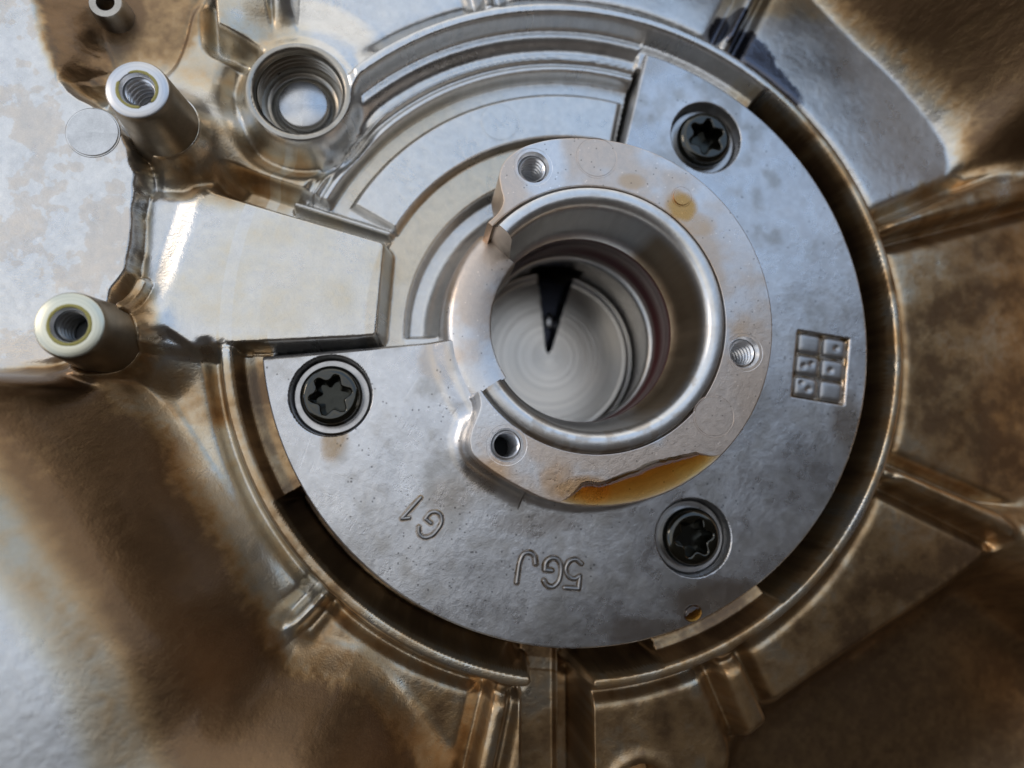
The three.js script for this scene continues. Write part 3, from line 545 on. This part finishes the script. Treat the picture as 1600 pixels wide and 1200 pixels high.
// stamped strokes: rounded beads along the letters
function letter(name, strokes, x, z, turnDeg, size, r = 2.7) {
  const c = Math.cos(turnDeg * DEG), s = Math.sin(turnDeg * DEG), list = [];
  for (const st of strokes) {
    const pts = st.map(([u, v]) => { const a = (u - 0.5) * size * 0.62, b = (v - 0.5) * size; return new THREE.Vector3(a * c + b * s, 0, -(-a * s + b * c)); });
    const curve = pts.length > 2 ? new THREE.CatmullRomCurve3(pts, false, 'centripetal') : new THREE.LineCurve3(pts[0], pts[1]), n = pts.length * 8;
    list.push(new THREE.TubeGeometry(curve, n, r, 8, false)); for (const e of [pts[0], pts[pts.length - 1]]) { const g = new THREE.SphereGeometry(r, 10, 8); g.translate(e.x, e.y, e.z); list.push(g); }
  }
  const g = merge(list); g.translate(x, 0.9, z); return part(name, g, M.letter, plate);
}
for (const [st, x, z, t, size] of LETTERS) letter('raised_letter', st, x, z, t, size, 2.9);
// inspection grid of six cushioned cells
for (let row = 0; row < 3; row++) for (let col = 0; col < 2; col++) {
  const P = [], T = [], I = [], n = 22, hw = 21.9, hh = 17.7, u0 = (col - 0.5) * 45.5, v0 = (row - 1) * 37.2;
  const dots = [[[], [[2, 0]]], [[[6, -4], [-8, 2]], [[-5, 2]]], [[[-9, -6], [4, 3]], []]][row][col];
  for (let j = 0; j <= n; j++) for (let i = 0; i <= n; i++) {
    const u = (i / n * 2 - 1), v = (j / n * 2 - 1), e = Math.pow(Math.pow(Math.abs(u), 5) + Math.pow(Math.abs(v), 5), 0.2), k = e > 0 ? Math.max(Math.abs(u), Math.abs(v)) / Math.max(e, 1e-6) : 1;
    const a = u * k * hw, b = v * k * hh; let y = -6.6 + 7.2 * Math.sqrt(Math.max(0, 1 - Math.pow(Math.max(Math.abs(u), Math.abs(v)), 6))) - 0.7 * (u * u + v * v) * 0.5;
    for (const [du, dv] of dots) y -= 2.6 * gauss(Math.hypot(a - du, b - dv), 4.2);
    const x = u0 + a, z = v0 + b; P.push(GRID.x + x * GRID.c - z * GRID.s, y - 0.6, GRID.z + x * GRID.s + z * GRID.c); T.push(a / 256 + row * 0.3, b / 256 + col * 0.3);
    if (i && j) { const q = j * (n + 1) + i; I.push(q - n - 2, q - 1, q - n - 1, q - n - 1, q - 1, q); }
  }
  part('grid_cell', geo(P, I, T), M.cell, plate);
}

// ---------------------------------------------------------------- bolts
const boltLabels = ['dark six-lobe bolt left of the bore under the pale wedge-shaped pad, washer ring widely bared', 'dark six-lobe bolt near the top corner of the plate, blue sky mirrored in its socket', 'black six-lobe bolt below the bore beside the amber oil puddle'];
const bolt0 = (() => {
  const t = thing('six_lobe_bolt', boltLabels[0], 'bolt', BOLTS[0][0], -30, BOLTS[0][1], 'bolts holding the cover plate');
  const sh = new THREE.Shape(); sh.absarc(0, 0, 48, 0, Math.PI * 2, false);
  const h = new THREE.Path(), n = 144; for (let i = n; i >= 0; i--) { const a = i / n * Math.PI * 2, w = 0.5 + 0.5 * Math.cos(6 * a), r = 21.5 + 9.5 * Math.pow(w, 1.25); if (i === n) h.moveTo(r * Math.cos(a), r * Math.sin(a)); else h.lineTo(r * Math.cos(a), r * Math.sin(a)); }
  sh.holes.push(h);
  const g = new THREE.ExtrudeGeometry(sh, { depth: 26, bevelEnabled: false, curveSegments: 72 }); 
  // the star hole's walls and face, then a turned outside
  const star = []; for (let i = 0; i <= n; i++) { const a = i / n * Math.PI * 2, w = 0.5 + 0.5 * Math.cos(6 * a); star.push([a, 21.5 + 9.5 * Math.pow(w, 1.25)]); }
  const P = [], T = [], I = []; const rings = [[-6, 1, 0], [0, 30, 0], [1.4, 32.6, 0], [3.6, 33.2, 0], [34, 33.6, 1], [38, 33.2, 1], [42, 31, 1], [45.5, 27, 1], [47.6, 21, 1], [48, 14, 1], [48, 2, 1]];
  rings.forEach(([r, y, fix], j) => { for (let i = 0; i <= n; i++) { const [a, rs] = star[i], q = fix ? Math.max(r, rs + 2.2) : rs + r; P.push(q * Math.cos(a), y, q * Math.sin(a)); T.push(a, q / 60); if (i && j) { const b = j * (n + 1) + i, c = b - n - 1; I.push(c - 1, c, b - 1, c, b, b - 1); } } });
  const head = part('bolt_head', geo(P, I, T), M.black, t);
  part('socket_floor', disc(33, 2, 0), M.socket, head);
  part('washer', turn([[58.2, 0.5], [58, 8], [56.5, 9.5], [50, 9.5], [40, 8]], 0, 360, 96), M.washer, t);
  return t;
})();
BOLTS.slice(1).forEach(([x, z], k) => { const b = bolt0.clone(); b.name = numbered('six_lobe_bolt'); b.userData = { ...bolt0.userData, label: boltLabels[k + 1] }; b.position.set(x * U, -30 * U, z * U); b.rotation.y = [0.35, 1.2][k]; scene.add(b); });
bolt0.rotation.y = 0.22;

// ---------------------------------------------------------------- oil lying on the metal
{
  const P = [], T = [], I = [], na = 90, nr = 24, inn = (a) => { const t = clamp((a - 46) / 56, 0, 1); return mix(266, 258, t) - 34 * Math.pow(Math.sin(Math.PI * Math.pow(t, 0.8)), 1.3) - 7 * Math.exp(-Math.pow((t - 0.86) / 0.07, 2)); };
  const rowsTop = [];
  for (let j = 0; j <= nr; j++) for (let k = 0; k <= na; k++) {
    const a = 47 + 55 * k / na, e = Math.min(1, Math.sin(Math.PI * k / na) * 3), r0 = inn(a) + 5 * (fbm(a / 4, 2, 3) - 0.5), r1 = 277.5, f = j / nr, r = mix(mix(r1, r0, e), r1, f), w = clamp((r1 - r0) / 34, 0.12, 1);
    const y = 95.2 + e * w * 8.5 * sm(-0.02, 0.2, f) * Math.pow(1 - f, 0.55);
    P.push(r * Math.cos(a * DEG), y, r * Math.sin(a * DEG)); T.push(k / na, f); if (j && k) { const b = j * (na + 1) + k, c = b - na - 1; I.push(c - 1, c, b - 1, c, b, b - 1); }
  }
  const n = P.length / 3; for (let q = 0; q < n; q++) { P.push(P[3 * q], 94.9, P[3 * q + 2]); T.push(T[2 * q], T[2 * q + 1]); }
  const m = I.length; for (let q = 0; q < m; q += 3) I.push(I[q] + n, I[q + 2] + n, I[q + 1] + n);
  const g = geo(P, I, T); g.scale(U, U, U); const o = new THREE.Mesh(g, M.oil); o.name = numbered('oil_puddle'); o.castShadow = o.receiveShadow = true;
  o.userData = { label: 'amber crescent of oil pooled along the lower edge of the hub flange', category: 'oil puddle' }; scene.add(o);
}
function drop(x, y, z, r, h, sx, label) {
  const g = turn([[0.01, -0.2], [r, -0.2], [r * 1.0, 0.4], [r * 0.97, h * 0.3], [r * 0.86, h * 0.62], [r * 0.62, h * 0.87], [r * 0.3, h * 0.98], [0.01, h]].slice(1), 0, 360, 48); g.scale(sx, 1, 1); g.rotateY(0.5); g.scale(U, U, U);
  const o = new THREE.Mesh(g, M.oil); o.name = numbered('oil_drop'); o.position.set(x * U, y * U, z * U); o.userData = { label, category: 'oil drop' }; scene.add(o);
}
drop(175, 0.4, 451, 13, 6, 1.18, 'round glinting oil drop near the lower edge of the plate below the black bolt');

// ---------------------------------------------------------------- bench under the case
{
  const g = new THREE.PlaneGeometry(6, 6); g.rotateX(-Math.PI / 2); const o = new THREE.Mesh(g, std(0.35, 0.33, 0.30, 0.9, 0)); o.position.y = -522 * U; o.name = 'ground'; o.receiveShadow = true; o.userData = { kind: 'structure', label: 'plain grey ground under the case', category: 'ground' }; scene.add(o);
}
// ---------------------------------------------------------------- unseen dark shelter, added to darken what the metal mirrors
{
  const g = new THREE.Group(); g.name = 'added_blocker'; g.userData = { kind: 'structure', label: 'unseen brown shelter added outside the frame to darken reflections, open towards the upper left', category: 'added_blocker' };
  g.rotation.y = ADDED_BLOCKER.turn; scene.add(g);
  const blockerDark = std(0.06, 0.042, 0.03, 0.8, 0), box = (name, w, h, d, x, y, z) => { const m = new THREE.Mesh(new THREE.BoxGeometry(w, h, d), blockerDark); m.name = name; m.position.set(x, y, z); m.castShadow = m.receiveShadow = true; g.add(m); };
  const D = ADDED_BLOCKER.front, F = -522 * U;
  box('blocker_top', 9, 0.12, 5, 0, 2.3, D + 2.5); box('blocker_back', 8, 2.2, 0.15, 0, 1.1 + F, D + 4.9); box('side_wall', 0.15, 2.2, 4.7, 3.9, 1.1 + F, D + 2.4); box('side_wall', 0.15, 2.2, 4.7, -3.9, 1.1 + F, D + 2.4);
}
renderer.render(scene, camera);
